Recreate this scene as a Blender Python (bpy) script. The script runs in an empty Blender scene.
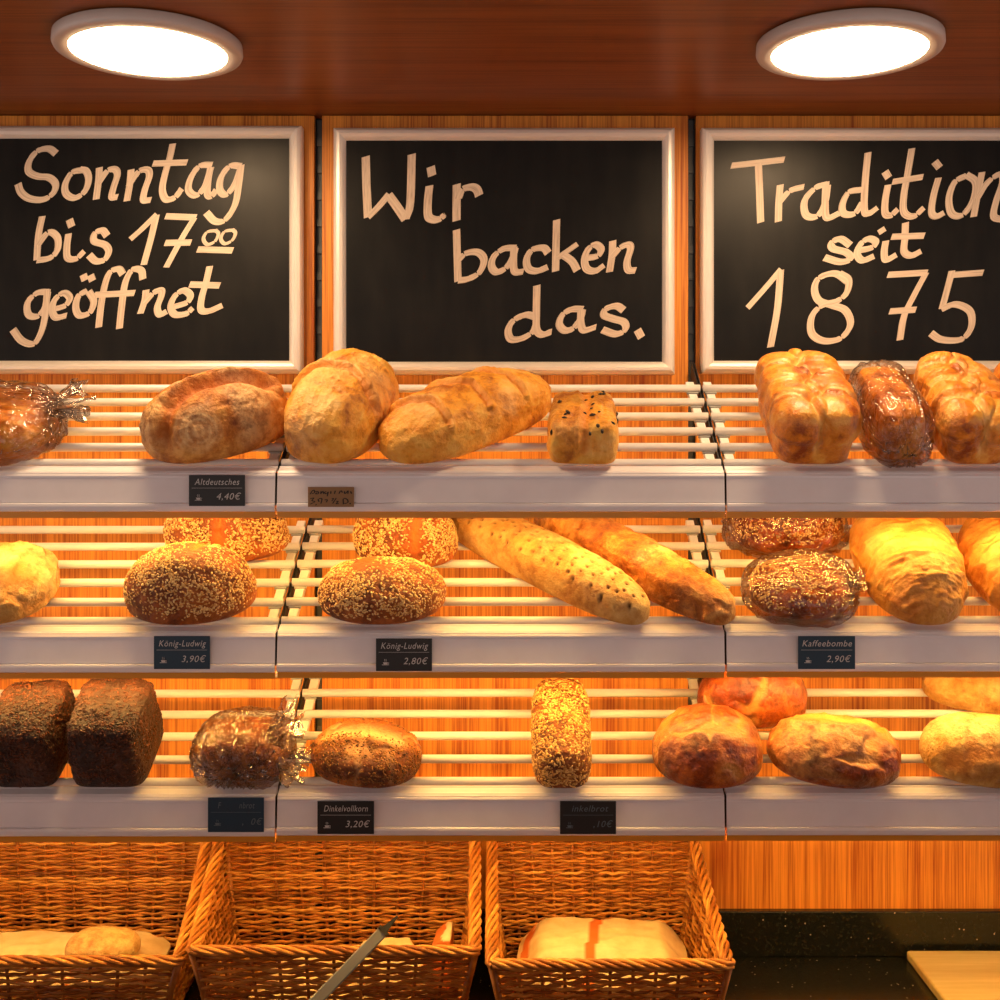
import bpy, bmesh, math, random
import numpy as np
from mathutils import Vector, Matrix

S = bpy.context.scene
COL = S.collection
# ------------------------------------------------------------------ camera
F = 1230.0; VX, VY = 526.0, 460.0; CZ = 1.90
cam = bpy.data.cameras.new('camera'); camo = bpy.data.objects.new('camera', cam); COL.objects.link(camo)
cam.lens = 36.0*F/1000; cam.sensor_width = 36; cam.sensor_fit = 'HORIZONTAL'
cam.shift_x = -(VX-500)/1000; cam.shift_y = -(500-VY)/1000
camo.location = (0, 0, CZ); camo.rotation_euler = (math.pi/2, 0, 0)
cam.clip_start = .05
S.camera = camo
# ------------------------------------------------------------------ world, exposure, light levels
W_ = bpy.data.worlds.new('world'); S.world = W_; W_.use_nodes = True
W_.node_tree.nodes['Background'].inputs[0].default_value = (.88, .68, .60, 1)
W_.node_tree.nodes['Background'].inputs[1].default_value = 1.22
S.view_settings.view_transform = 'Standard'; S.view_settings.look = 'None'
S.view_settings.exposure = 0.0; S.view_settings.gamma = 1; S.view_settings.use_curve_mapping = False
LAMP_E = 54.0; LAMP_C = (1, .66, .36)
LED_E = 100.0; LED_C = (1, .56, .14)

# ------------------------------------------------------------------ materials
def srgb(r, g, b):
    f = lambda c: ((c/255+.055)/1.055)**2.4 if c/255 > .04045 else c/255/12.92
    return (f(r), f(g), f(b), 1)
class NT:
    def __init__(s, name):
        s.m = bpy.data.materials.new(name); s.m.use_nodes = True; s.t = s.m.node_tree
        s.b = s.t.nodes['Principled BSDF']; s.out = s.t.nodes['Material Output']
    def n(s, typ, **kw):
        o = s.t.nodes.new(typ)
        for k, v in kw.items(): setattr(o, k, v)
        return o
    def l(s, a, b): s.t.links.new(a, b)
    def coords(s, scale=(1, 1, 1)):
        tc = s.n('ShaderNodeTexCoord'); mp = s.n('ShaderNodeMapping'); mp.inputs['Scale'].default_value = scale
        s.l(tc.outputs['Object'], mp.inputs[0]); return mp.outputs[0]
    def noise(s, vec, scale, detail=4, rough=.55, dist=0):
        o = s.n('ShaderNodeTexNoise'); s.l(vec, o.inputs['Vector'])
        o.inputs['Scale'].default_value = scale; o.inputs['Detail'].default_value = detail
        o.inputs['Roughness'].default_value = rough; o.inputs['Distortion'].default_value = dist
        return o.outputs[0]
    def ramp(s, fac, stops):
        o = s.n('ShaderNodeValToRGB'); e = o.color_ramp.elements
        while len(e) < len(stops): e.new(.5)
        for i, (p, c) in enumerate(stops): e[i].position = p; e[i].color = c if len(c) == 4 else (*c, 1)
        s.l(fac, o.inputs[0]); return o.outputs[0]
    def mix(s, fac, a, b):
        o = s.n('ShaderNodeMix', data_type='RGBA')
        for sock, v in ((o.inputs[0], fac), (o.inputs[6], a), (o.inputs[7], b)):
            if isinstance(v, (int, float, tuple)): sock.default_value = v
            else: s.l(v, sock)
        return o.outputs[2]
    def math(s, op, a, b=0.0):
        o = s.n('ShaderNodeMath', operation=op)
        for sock, v in ((o.inputs[0], a), (o.inputs[1], b)):
            if isinstance(v, (int, float)): sock.default_value = v
            else: s.l(v, sock)
        return o.outputs[0]
    def attr(s, name):
        return s.n('ShaderNodeAttribute', attribute_name=name).outputs['Fac']
    def bump(s, h, strength=.5, dist=.002):
        o = s.n('ShaderNodeBump'); o.inputs['Strength'].default_value = strength; o.inputs['Distance'].default_value = dist
        s.l(h, o.inputs['Height']); s.l(o.outputs[0], s.b.inputs['Normal']); return o.outputs[0]
    def set(s, rough=None, metal=None, col=None, spec=None, coat=None, coat_r=.2):
        if col is not None:
            if isinstance(col, tuple): s.b.inputs['Base Color'].default_value = col if len(col) == 4 else (*col, 1)
            else: s.l(col, s.b.inputs['Base Color'])
        if rough is not None: s.b.inputs['Roughness'].default_value = rough
        if metal is not None: s.b.inputs['Metallic'].default_value = metal
        if spec is not None: s.b.inputs['Specular IOR Level'].default_value = spec
        if coat is not None: s.b.inputs['Coat Weight'].default_value = coat; s.b.inputs['Coat Roughness'].default_value = coat_r
        return s.m

def m_plain(name, col, rough=.5, metal=0, spec=.5):
    t = NT(name); v = t.coords(); n = t.noise(v, 30, 3)
    c = tuple(x*.9 for x in col[:3]) + (1,)
    return t.set(rough, metal, t.mix(n, c, (*col[:3], 1)), spec)
def m_wood(name, dark, light, axis, rough=.45):
    t = NT(name)
    sc = {'z': (260, 260, 3.5), 'x': (3.0, 240, 240)}[axis]
    n1 = t.noise(t.coords(sc), 1, 5, .65)
    n2 = t.noise(t.coords(tuple(x*.12 if x > 10 else x*.35 for x in sc)), 1, 3, .5, .4)
    f = t.math('ADD', t.math('MULTIPLY', n1, .62), t.math('MULTIPLY', n2, .38))
    c = t.ramp(f, [(.38, dark), (.48, tuple((a+b*1.3)/2.3 for a, b in zip(dark, light))), (.58, light)])
    t.bump(n1, .12, .0006); return t.set(rough, 0, c, .35)
def m_emit(name, col, e):
    t = NT(name); t.b.inputs['Emission Color'].default_value = (*col, 1); t.b.inputs['Emission Strength'].default_value = e
    return t.set(.5, 0, (.8, .8, .8))
M = {}
M['panel'] = m_wood('teak_panel', (.34, .075, .008), (.78, .31, .040), 'z')
M['ceilwood'] = m_wood('ceiling_wood', (.13, .032, .005), (.27, .078, .013), 'x', .38)
M['white'] = m_plain('cream_enamel', (.80, .78, .74), .32)
M['fascia'] = m_plain('white_plastic_profile', (.86, .84, .86), .38)
M['amber'] = m_plain('amber_strip_cover', (.70, .30, .03), .4)
M['clip'] = m_plain('grey_clip_plastic', (.35, .36, .33), .5)
M['dark'] = m_plain('black_gap', (.012, .012, .012), .6)
M['steel'] = m_plain('grey_steel', (.30, .32, .34), .4, .6)
M['rung'] = m_plain('dark_grey_rungs', (.09, .10, .10), .5, .4)
M['frame'] = m_plain('champagne_aluminium', (.83, .77, .70), .36, .25)
M['lamp_body'] = m_plain('lamp_white_rim', (.56, .50, .46), .4)
M['lampglow'] = m_emit('lamp_diffuser_glow', LAMP_C, LAMP_E)
M['led'] = m_emit('led_strip_glow', LED_C, LED_E)
M['card_black'] = m_plain('tag_black', (.010, .014, .016), .5)
M['card_blue'] = m_plain('tag_blue_black', (.006, .040, .075), .5)
M['kraft'] = m_plain('tag_kraft', (.30, .17, .07), .7)
M['ink'] = m_plain('black_ink', (.015, .010, .008), .6)
M['tagchalk'] = m_plain('tag_chalk', (.60, .60, .58), .7)
M['tagfaint'] = m_plain('tag_faint_chalk', (.12, .17, .20), .7)
M['floor'] = m_plain('floor_tiles', (.22, .16, .12), .5)
M['cabinet'] = m_wood('cabinet_wood', (.22, .08, .02), (.45, .20, .06), 'z')
def _board():
    t = NT('blackboard'); v = t.coords((1, 1, 1)); a = t.noise(v, 5, 5, .6); b = t.noise(t.coords((14, 1, 3)), 2, 4)
    f = t.math('MULTIPLY', a, b)
    c = t.ramp(f, [(.15, (.004, .0045, .0045)), (.55, (.014, .013, .011))])
    t.l(t.ramp(a, [(.3, (.33,)*3), (.7, (.44,)*3)]), t.b.inputs['Roughness'])
    return t.set(None, 0, c, .20)
M['board'] = _board()
def _chalk():
    t = NT('chalk_paint'); a = t.attr('across'); al = t.attr('along')
    cx = t.n('ShaderNodeCombineXYZ'); t.l(t.math('MULTIPLY', a, 5.0), cx.inputs[0]); t.l(t.math('MULTIPLY', al, .7), cx.inputs[1])
    n = t.noise(cx.outputs[0], 1.0, 3, .6)
    c = t.ramp(n, [(.30, (.42, .32, .24)), (.45, (.62, .50, .38)), (.75, (.76, .64, .50))])
    return t.set(.7, 0, c, .25)
M['chalk'] = _chalk()
def _granite():
    t = NT('speckled_granite'); v = t.coords()
    vo = t.n('ShaderNodeTexVoronoi'); t.l(v, vo.inputs['Vector']); vo.inputs['Scale'].default_value = 90
    sp = t.ramp(vo.outputs['Distance'], [(.0, (1, 1, 1)), (.10, (1, 1, 1)), (.16, (0, 0, 0))])
    sel = t.ramp(t.noise(v, 55, 2), [(.56, (0, 0, 0)), (.60, (1, 1, 1))])
    fac = t.math('MULTIPLY', sp, sel)
    base = t.ramp(t.noise(v, 160, 4), [(.35, (.004, .006, .005)), (.7, (.018, .019, .014))])
    return t.set(.22, 0, t.mix(fac, base, (.55, .42, .28, 1)), .5)
M['granite'] = _granite()
def _cutb():
    t = NT('pale_cutting_board'); n = t.noise(t.coords((1, 12, 6)), 6, 5)
    return t.set(.5, 0, t.ramp(n, [(.3, (.60, .49, .20)), (.7, (.72, .61, .30))]), .4)
M['cutboard'] = _cutb()
def _wicker():
    t = NT('wicker'); n = t.noise(t.coords((1, 1, 1)), 60, 4); s = t.attr('tint')
    f = t.math('ADD', t.math('MULTIPLY', n, .5), t.math('MULTIPLY', s, .5))
    c = t.ramp(f, [(.2, (.20, .055, .006)), (.5, (.48, .18, .025)), (.8, (.76, .38, .080))])
    return t.set(.45, 0, c, .4)
M['wicker'] = _wicker()
def _cello():
    t = NT('clear_cellophane')
    v = t.coords((1, 1, 1)); n = t.noise(v, 16, 4, .6, 1.5)
    bp = t.n('ShaderNodeBump'); bp.inputs['Strength'].default_value = .8; bp.inputs['Distance'].default_value = .010; t.l(n, bp.inputs['Height'])
    tr = t.n('ShaderNodeBsdfTransparent'); gl = t.n('ShaderNodeBsdfGlossy'); gl.inputs['Roughness'].default_value = .09
    tr.inputs[0].default_value = (.95, .94, .92, 1)
    t.l(bp.outputs[0], gl.inputs['Normal'])
    fr = t.n('ShaderNodeFresnel'); fr.inputs[0].default_value = 1.42
    k = t.math('MINIMUM', t.math('ADD', t.math('MULTIPLY', fr.outputs[0], 1.4), .03), .8)
    mx = t.n('ShaderNodeMixShader'); t.l(k, mx.inputs[0]); t.l(tr.outputs[0], mx.inputs[1]); t.l(gl.outputs[0], mx.inputs[2])
    t.l(mx.outputs[0], t.out.inputs['Surface']); t.t.nodes.remove(t.b); return t.m
M['cello'] = _cello()
def _paper():
    t = NT('paper_bag'); a = t.attr('stripe')
    n = t.noise(t.coords(), 25, 5)
    base = t.ramp(n, [(.3, (.70, .52, .24)), (.7, (.88, .72, .42))])
    t.bump(t.noise(t.coords(), 60, 4), .4, .002)
    return t.set(.7, 0, t.mix(a, base, (.62, .16, .03, 1)), .3)
M['paper'] = _paper()

def crust(name, dark, mid, light, cut=(.80, .50, .22), flour=(.86, .78, .62), rough=.5, fine=60, bump=.6, coat=0.0, spread=(.38, .50, .61)):
    t = NT(name); v = t.coords()
    n1 = t.noise(v, 14, 6, .62, .4); n2 = t.noise(v, fine, 5, .65); n3 = t.noise(v, 200, 3, .6)
    f = t.math('ADD', t.math('MULTIPLY', n1, .65), t.math('MULTIPLY', n2, .35))
    c = t.ramp(f, [(spread[0], dark), (spread[1], mid), (spread[2], light)])
    c = t.mix(t.attr('cut'), c, (*cut, 1))
    fl = t.math('MULTIPLY', t.attr('flour'), t.ramp(n2, [(.35, (.25,)*3), (.6, (1,)*3)]))
    c = t.mix(fl, c, (*flour, 1))
    c = t.mix(t.attr('burn'), c, tuple(x*.32 for x in dark) + (1,))
    t.bump(t.math('ADD', t.math('MULTIPLY', n2, 1.0), t.math('MULTIPLY', n3, .4)), bump, .007)
    return t.set(rough, 0, c, .4, coat if coat else None, .25)
M['c_rustic'] = crust('crust_rustic', (.20, .048, .006), (.52, .18, .022), (.82, .42, .09), flour=(.86, .62, .30), cut=(.50, .14, .015), bump=.9)
M['c_gold'] = crust('crust_golden', (.42, .12, .010), (.84, .36, .035), (.92, .52, .09), cut=(.72, .26, .03), flour=(.95, .72, .36), rough=.42, fine=45, bump=.8)
M['c_shiny'] = crust('crust_shiny', (.30, .055, .005), (.74, .24, .018), (.90, .44, .065), cut=(.90, .52, .15), flour=(.95, .66, .26), rough=.3, fine=50, bump=.55, coat=.3)
M['c_brown'] = crust('crust_brown', (.09, .013, .002), (.27, .045, .004), (.55, .14, .012), cut=(.85, .45, .10), flour=(.95, .60, .20), rough=.33, fine=60, bump=.7, coat=.25)
M['c_sesame'] = crust('crust_under_sesame', (.10, .022, .004), (.26, .065, .010), (.42, .12, .018), cut=(.62, .15, .015), rough=.5, bump=.8)
M['c_pale'] = crust('crust_pale', (.34, .13, .022), (.54, .28, .060), (.66, .42, .13), cut=(.62, .24, .04), flour=(.80, .62, .30), rough=.55, bump=.8)
M['c_fold'] = crust('crust_folded_pale', (.42, .14, .018), (.60, .27, .048), (.70, .38, .090), cut=(.62, .22, .03), rough=.42, bump=.5)
M['c_dark'] = crust('crust_dark_grain', (.014, .005, .002), (.035, .010, .003), (.09, .025, .005), rough=.5, fine=90, bump=1.0)
M['c_seeded'] = crust('crust_dark_seeded', (.08, .022, .005), (.24, .065, .010), (.52, .17, .022), rough=.45, fine=80, bump=.9)
def m_seed(name, a, b, rough=.45):
    t = NT(name); return t.set(rough, 0, t.mix(t.attr('tint'), (*a, 1), (*b, 1)), .4)
M['sesame'] = m_seed('sesame_seed', (.66, .32, .06), (.95, .74, .34))
M['darkflake'] = m_seed('dark_flake', (.014, .005, .002), (.15, .038, .006))
M['oatflake'] = m_seed('oat_flake', (.46, .20, .03), (.90, .58, .18))
M['mixseed'] = m_seed('mixed_seed', (.04, .014, .004), (.50, .22, .04))
M['pumpkin'] = m_seed('raisin_dark', (.015, .010, .006), (.05, .03, .015))

# ------------------------------------------------------------------ mesh helpers
def prop(o, label=None, cat=None, group=None, kind=None):
    if label: o['label'] = label
    if cat: o['category'] = cat
    if group: o['group'] = group
    if kind: o['kind'] = kind
    return o
def empty(name, loc=(0, 0, 0), mat=None, **kw):
    o = bpy.data.objects.new(name, None); COL.objects.link(o); o.empty_display_size = .05
    if mat is not None: o.matrix_world = mat
    else: o.location = loc
    return prop(o, **kw)
def mesh_obj(name, V, Fc, mat, parent=None, smooth=True, attrs=None, **kw):
    me = bpy.data.meshes.new(name)
    if isinstance(V, np.ndarray): V = V.tolist()
    if isinstance(Fc, np.ndarray): Fc = Fc.tolist()
    me.from_pydata(V, [], Fc); me.materials.append(mat)
    if smooth: me.polygons.foreach_set('use_smooth', [True]*len(me.polygons))
    for k, a in (attrs or {}).items():
        at = me.attributes.new(k, 'FLOAT', 'POINT'); at.data.foreach_set('value', np.asarray(a, dtype=np.float32))
    me.update()
    o = bpy.data.objects.new(name, me); COL.objects.link(o)
    if parent is not None: o.parent = parent
    return prop(o, **kw)
class MB:
    def __init__(s): s.v = []; s.f = []; s.a = []
    def add(s, V, Fc, tint=0.5):
        n = len(s.v); s.v += [tuple(p) for p in V]; s.f += [tuple(i+n for i in f) for f in Fc]; s.a += [tint]*len(V)
    def box(s, x0, x1, y0, y1, z0, z1):
        V = [(x, y, z) for x in (x0, x1) for y in (y0, y1) for z in (z0, z1)]
        s.add(V, [(0, 1, 3, 2), (4, 6, 7, 5), (0, 4, 5, 1), (2, 3, 7, 6), (0, 2, 6, 4), (1, 5, 7, 3)])
    def rbox(s, x0, x1, y0, y1, z0, z1, r=.002, mat=None, seg=2):
        bm = bmesh.new(); bmesh.ops.create_cube(bm, size=1)
        for v in bm.verts: v.co = ((x0+x1)/2+v.co.x*(x1-x0), (y0+y1)/2+v.co.y*(y1-y0), (z0+z1)/2+v.co.z*(z1-z0))
        bmesh.ops.bevel(bm, geom=bm.edges[:], offset=r, segments=seg, profile=.5, affect='EDGES')
        if mat: bm.transform(mat)
        bm.verts.index_update(); s.add([v.co[:] for v in bm.verts], [[v.index for v in f.verts] for f in bm.faces]); bm.free()
    def tube(s, pts, r, seg=8, tint=.5, caps=True, flat=1.0):
        P = [Vector(p) for p in pts]; n = len(P); base = len(s.v); prev = None
        for i, p in enumerate(P):
            t = (P[min(i+1, n-1)]-P[max(i-1, 0)]).normalized()
            if prev is None:
                up = Vector((0, 0, 1)) if abs(t.z) < .9 else Vector((0, 1, 0))
                a = t.cross(up).normalized()
            else: a = (prev - t*prev.dot(t)).normalized()
            prev = a; b = t.cross(a); rr = r[i] if isinstance(r, (list, tuple)) else r
            for k in range(seg):
                q = p + (a*math.cos(2*math.pi*k/seg) + b*flat*math.sin(2*math.pi*k/seg))*rr
                s.v.append(q[:]); s.a.append(tint)
        for i in range(n-1):
            for k in range(seg):
                k2 = (k+1) % seg
                s.f.append((base+i*seg+k, base+i*seg+k2, base+(i+1)*seg+k2, base+(i+1)*seg+k))
        if caps:
            s.f.append(tuple(base+k for k in range(seg))[::-1]); s.f.append(tuple(base+(n-1)*seg+k for k in range(seg)))
    def build(s, name, mat, parent=None, smooth=False, **kw):
        o = mesh_obj(name, s.v, s.f, mat, parent, smooth, {'tint': s.a}, **kw)
        return o
def prism(profile, x0, x1):
    """closed (y,z) profile extruded along x"""
    n = len(profile); V = [(x0, y, z) for y, z in profile] + [(x1, y, z) for y, z in profile]
    Fc = [(i, (i+1) % n, n+(i+1) % n, n+i) for i in range(n)] + [tuple(range(n))[::-1], tuple(range(n, 2*n))]
    return V, Fc
def inst(root, loc):
    r = root.copy(); COL.objects.link(r); r.location = loc
    for ch in [c for c in bpy.data.objects if c.parent == root]:
        c = ch.copy(); COL.objects.link(c); c.parent = r
        for g in [q for q in bpy.data.objects if q.parent == ch]:
            d = g.copy(); COL.objects.link(d); d.parent = c
    return r

# ------------------------------------------------------------------ the setting
WALL = 2.63; CEIL = CZ + (VY-115)/F*WALL; JX = [-.4447+.8*k for k in (-2, -1, 0, 1, 2, 3)]; COUNTER = .8454
JL, JR = -.4448, .3552
b = MB(); b.box(-3.2, 3.2, WALL+.03, WALL+.15, 0, CEIL+.1); b.build('wall_back', M['dark'], kind='structure')
for i in range(5):
    b = MB(); b.rbox(JX[i]+.0085, JX[i+1]-.0085, WALL, WALL+.018, COUNTER+.09, CEIL-.001, .0012)
    b.build('trim_%d' % (i+1), M['panel'], kind='structure')
b = MB(); b.box(-3.2, 3.2, -2.5, WALL+.15, CEIL, CEIL+.03); b.build('ceiling', M['ceilwood'], kind='structure')
b = MB(); b.box(-3.2, 3.2, -2.5, WALL+.15, -.05, 0); b.build('floor', M['floor'], kind='structure')
# slotted uprights between the panels
for i in range(1, 5):
    r = empty('slotted_rail', (JX[i], WALL+.012, COUNTER+.1), label=
        ['dark slotted metal upright beyond the left edge of the shelves', 'dark slotted metal upright between the left and middle chalkboards',
         'dark slotted metal upright between the middle and right chalkboards', 'dark slotted metal upright beyond the right edge of the shelves'][i-1],
        cat='shelf upright', group='slotted uprights in the panel joints')
    h = CEIL-COUNTER-.1-.004
    b = MB(); b.box(-.0075, .0075, .012, .0175, 0, h); b.box(-.0078, -.006, 0, .0175, 0, h); b.box(.006, .0078, 0, .0175, 0, h)
    b.build('channel', M['dark'], r)
    comb = [(.0121, .001)]; z = .02
    while z < h-.03: comb += [(.0115, z), (.006, z), (.006, z+.016), (.0115, z+.016)]; z += .0575
    comb += [(.0115, h-.001), (.0121, h-.001)]
    V, Fc = prism(comb[::-1], -.0058, .0058); mesh_obj('rung_strip', V, Fc, M['rung'], r, smooth=False)

# ------------------------------------------------------------------ counter
b = MB(); b.rbox(-1.9, 1.9, 1.88, 2.6295, COUNTER-.03, COUNTER, .004); 
o = b.build('granite_worktop', M['granite'], label='black speckled granite worktop under the baskets', cat='countertop')
b = MB(); b.rbox(-1.9, 1.9, 2.610, 2.6295, COUNTER+.0002, COUNTER+.0965, .0025)
b.build('granite_upstand', M['granite'], label='low black granite upstand along the wood panel behind the worktop', cat='backsplash')
r = empty('base_cabinet', (0, 0, 0), label='wooden base cabinet carrying the black granite worktop', cat='cabinet')
b = MB(); b.box(-1.88, 1.88, 1.95, 2.60, .1, COUNTER-.0301); b.build('body', M['cabinet'], r)
b = MB(); b.box(-1.86, 1.86, 2.0, 2.58, 0, .1); b.build('plinth', M['dark'], r)
b = MB(); b.rbox(.802, 1.25, 2.18, 2.594, COUNTER+.0003, COUNTER+.021, .005, seg=3)
b.build('cutting_board', M['cutboard'], smooth=False, label='pale yellow cutting board lying on the granite worktop', cat='cutting board')

r = empty('shade_counter', (0, 0, 0), label='low wooden block added below the view to shade the basket fronts', cat='light blocker')  # unseen block, added to keep the room light off the basket fronts
b = MB(); b.rbox(-1.9, 1.9, -.1, 1.13, .08, 1.33, .01); b.build('body', M['cabinet'], r)
b = MB(); b.rbox(-1.92, 1.92, -.12, 1.15, 1.33, 1.365, .008); b.build('top', M['granite'], r)
b = MB(); b.box(-1.88, 1.88, -.05, 1.1, 0, .08); b.build('plinth', M['dark'], r)
# ------------------------------------------------------------------ ceiling lamps
def lathe(prof, n=96):
    V = []; Fc = []
    for k in range(n):
        a = 2*math.pi*k/n
        for r_, z in prof: V.append((r_*math.cos(a), r_*math.sin(a), z))
    m = len(prof)
    for k in range(n):
        for j in range(m-1):
            Fc.append((k*m+j, ((k+1) % n)*m+j, ((k+1) % n)*m+j+1, k*m+j+1))
    return V, Fc
def ceiling_lamp(x, y, label):
    r = empty('ceiling_lamp', (x, y, CEIL), label=label, cat='ceiling lamp', group='round ceiling lamps')
    V, Fc = lathe([(.001, -.001), (.155, -.001), (.160, -.004), (.161, -.018), (.159, -.0225), (.154, -.0245), (.1345, -.0245), (.1335, -.022)])
    mesh_obj('rim', V, Fc, M['lamp_body'], r)
    V, Fc = lathe([(.0005, -.0228), (.05, -.0228), (.1340, -.0228), (.1340, -.0215), (.0005, -.0215)])
    mesh_obj('diffuser', V, Fc, M['lampglow'], r, smooth=False)
hl = CEIL-.0228-CZ
ceiling_lamp((149-VX)/F*(F*hl/(VY-52.5)), F*hl/(VY-52.5), 'round flat glowing ceiling lamp above the left chalkboard')
ceiling_lamp((849-VX)/F*(F*hl/(VY-52.5)), F*hl/(VY-52.5), 'round flat glowing ceiling lamp above the right chalkboard')

# ------------------------------------------------------------------ chalkboards
def catmull(P, sub=7):
    P = [np.array(p, float) for p in P]
    if len(P) == 2: return [P[0]+(P[1]-P[0])*t for t in np.linspace(0, 1, 8)]
    Q = [2*P[0]-P[1]] + P + [2*P[-1]-P[-2]]; out = []
    for i in range(1, len(Q)-2):
        for t in np.linspace(0, 1, sub, endpoint=False):
            a, b_, c, d = Q[i-1], Q[i], Q[i+1], Q[i+2]
            out.append(.5*((2*b_)+(-a+c)*t+(2*a-5*b_+4*c-d)*t*t+(-a+3*b_-3*c+d)*t**3))
    out.append(Q[-2]); return out
def strokes_obj(name, strokes, to3, width, parent, mat, nib=38, mn=.58, depth=.0002):
    """each stroke is drawn with a broad flat nib; to3 maps drawing units to (x, z) metres"""
    V = []; Fc = []; ac = []; al = []; off = 0
    nb = np.array([math.cos(math.radians(nib)), -math.sin(math.radians(nib))])
    for si, st in enumerate(strokes):
        P = catmull(st); n = len(P); run = 0; base = len(V); y = -.0006 - (si % 9)*.00012
        for i in range(n):
            t = P[min(i+1, n-1)]-P[max(i-1, 0)]; t = t/(np.linalg.norm(t)+1e-9); nn = np.array([-t[1], t[0]])
            if nn.dot(nb) < 0: nn = -nn
            s_ = abs(nn.dot(nb)); w = width*(mn+(1-mn)*s_); d = nn*.6 + nb*.4*(1 if s_ > .3 else 0)
            d = d/np.linalg.norm(d)
            if i: run += np.linalg.norm(P[i]-P[i-1])
            for k in range(3):
                q = P[i] + d*w*(k-1)/2; x, z = to3(q); V.append((x, y-i*1.2e-6, z)); ac.append(k/2+si*3.3); al.append(run/100+si*1.7)
        for i in range(n-1):
            for k in range(2):
                a = base+i*3+k; Fc.append((a, a+1, a+4, a+3))
    return mesh_obj(name, V, Fc, mat, parent, False, {'across': ac, 'along': al})
BY = 2.602
def chalkboard(px0, px1, py0, py1, label, texts):
    X = lambda px: (px-VX)/F*BY
    Z = lambda py: CZ+(VY-py)/F*BY
    q = .9965; x0, x1, z0, z1 = X(px0)*q, X(px1)*q, CZ+(Z(py1)-CZ)*q, CZ+(Z(py0)-CZ)*q
    cx, cz = (x0+x1)/2, (z0+z1)/2; hw, hh = (x1-x0)/2, (z1-z0)/2
    r = empty('chalkboard', (cx, BY, cz), label=label, cat='chalkboard', group='framed chalkboards')
    fw = .0265
    b = MB(); b.box(-hw+fw*.8, hw-fw*.8, 0, .010, -hh+fw*.8, hh-fw*.8); surf = b.build('writing_surface', M['board'], r)
    prof = [(0, .024), (0, -.002), (.003, -.008), (.008, -.0125), (.014, -.0135), (.020, -.010), (.0245, -.004), (.0265, .0002), (.0265, .024)]
    for side in range(4):
        A = [(-hw, -hh), (hw, -hh), (hw, hh), (-hw, hh)][side]; B = [(hw, -hh), (hw, hh), (-hw, hh), (-hw, -hh)][side]
        V = []
        for (px, pz), sgn in ((A, 1), (B, -1)):
            for d, y in prof:
                V.append((px - math.copysign(d, px), y, pz - math.copysign(d, pz)))
        n = len(prof); Fc = [(i, (i+1) % n, n+(i+1) % n, n+i) for i in range(n)] + [tuple(range(n)), tuple(range(n, 2*n))[::-1]]
        o = mesh_obj('frame_rail', V, Fc, M['frame'], r, smooth=False)
    for nm, st, org, sc, w in texts:
        strokes_obj('chalk_writing', st, lambda q: (X(org[0]+q[0]*sc)-cx, Z(org[1]+q[1]*sc)-cz), w, surf, M['chalk'])
    return r
B1 = [
 [(225,95),(195,75),(150,85),(118,125),(115,165),(150,185),(195,190),(222,215),(215,250),(175,278),(120,275),(85,250),(72,215)],
 [(335,160),(290,170),(262,215),(265,255),(300,272),(340,245),(355,200),(345,165),(318,158)],
 [(398,150),(395,200),(385,278)], [(392,215),(430,165),(460,158),(470,180),(455,230),(448,268),(472,268)],
 [(525,158),(520,215),(508,285)], [(515,225),(555,168),(590,160),(598,185),(580,240),(575,280),(605,280)],
 [(692,55),(680,110),(660,180),(650,240),(665,278),(700,270),(728,235)], [(612,135),(750,130)],
 [(850,140),(800,145),(765,190),(755,240),(785,262),(820,225),(845,150)], [(842,150),(832,210),(830,255),(845,265),(865,240)],
 [(965,145),(920,145),(885,190),(880,240),(905,258),(940,215),(965,145)], [(965,140),(955,220),(940,300),(900,360),(860,365),(825,330)],
 [(170,345),(155,420),(148,520)], [(152,460),(195,410),(230,430),(230,480),(200,512),(148,522)],
 [(278,358),(288,388)], [(275,415),(268,470),(272,512),(305,515),(338,485)],
 [(430,425),(410,402),(380,415),(378,445),(420,460),(436,485),(420,518),(385,525),(357,500)],
 [(522,438),(570,395),(628,338)], [(626,340),(605,430),(575,540)],
 [(662,345),(785,350)], [(778,352),(730,430),(665,550)], [(660,452),(765,450)],
 [(790,478),(932,482)],
 [(195,648),(150,652),(112,690),(115,738),(150,745),(180,710),(192,650)], [(190,640),(182,740),(165,810),(135,855),(88,843),(52,798)],
 [(215,718),(262,702),(280,672),(255,652),(220,680),(210,720),(225,750),(268,742)],
 [(350,642),(315,665),(304,710),(320,742),(360,730),(376,685),(355,645)], [(333,578),(341,602)], [(362,580),(371,604)],
 [(492,578),(475,556),(440,570),(420,620),(405,700),(395,790)], [(572,598),(565,562),(530,560),(502,610),(488,700),(478,795)], [(378,660),(540,652)],
 [(585,640),(580,680),(562,735)], [(575,695),(615,652),(645,642),(646,664),(630,710),(640,738),(668,726)],
 [(695,708),(748,690),(762,662),(735,642),(700,665),(684,705),(700,738),(745,735),(772,712)],
 [(840,545),(825,610),(808,670),(805,718),(835,725),(890,702)], [(758,618),(880,622)]]
B1b = [[(870,402),(830,408),(814,435),(830,458),(860,445),(874,415),(860,400)], [(938,400),(900,406),(884,435),(900,455),(930,440),(942,412),(928,398)]]
B2a = [[(105,110),(110,300),(120,515)], [(120,515),(190,445),(260,362)], [(256,366),(310,440),(370,530)], [(372,530),(402,420),(412,95)],
 [(538,178),(548,240)], [(530,305),(520,400),(520,500),(545,528),(590,530),(635,497)], [(712,295),(710,540)], [(722,392),(750,332),(808,314),(845,330),(862,372)]]
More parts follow.
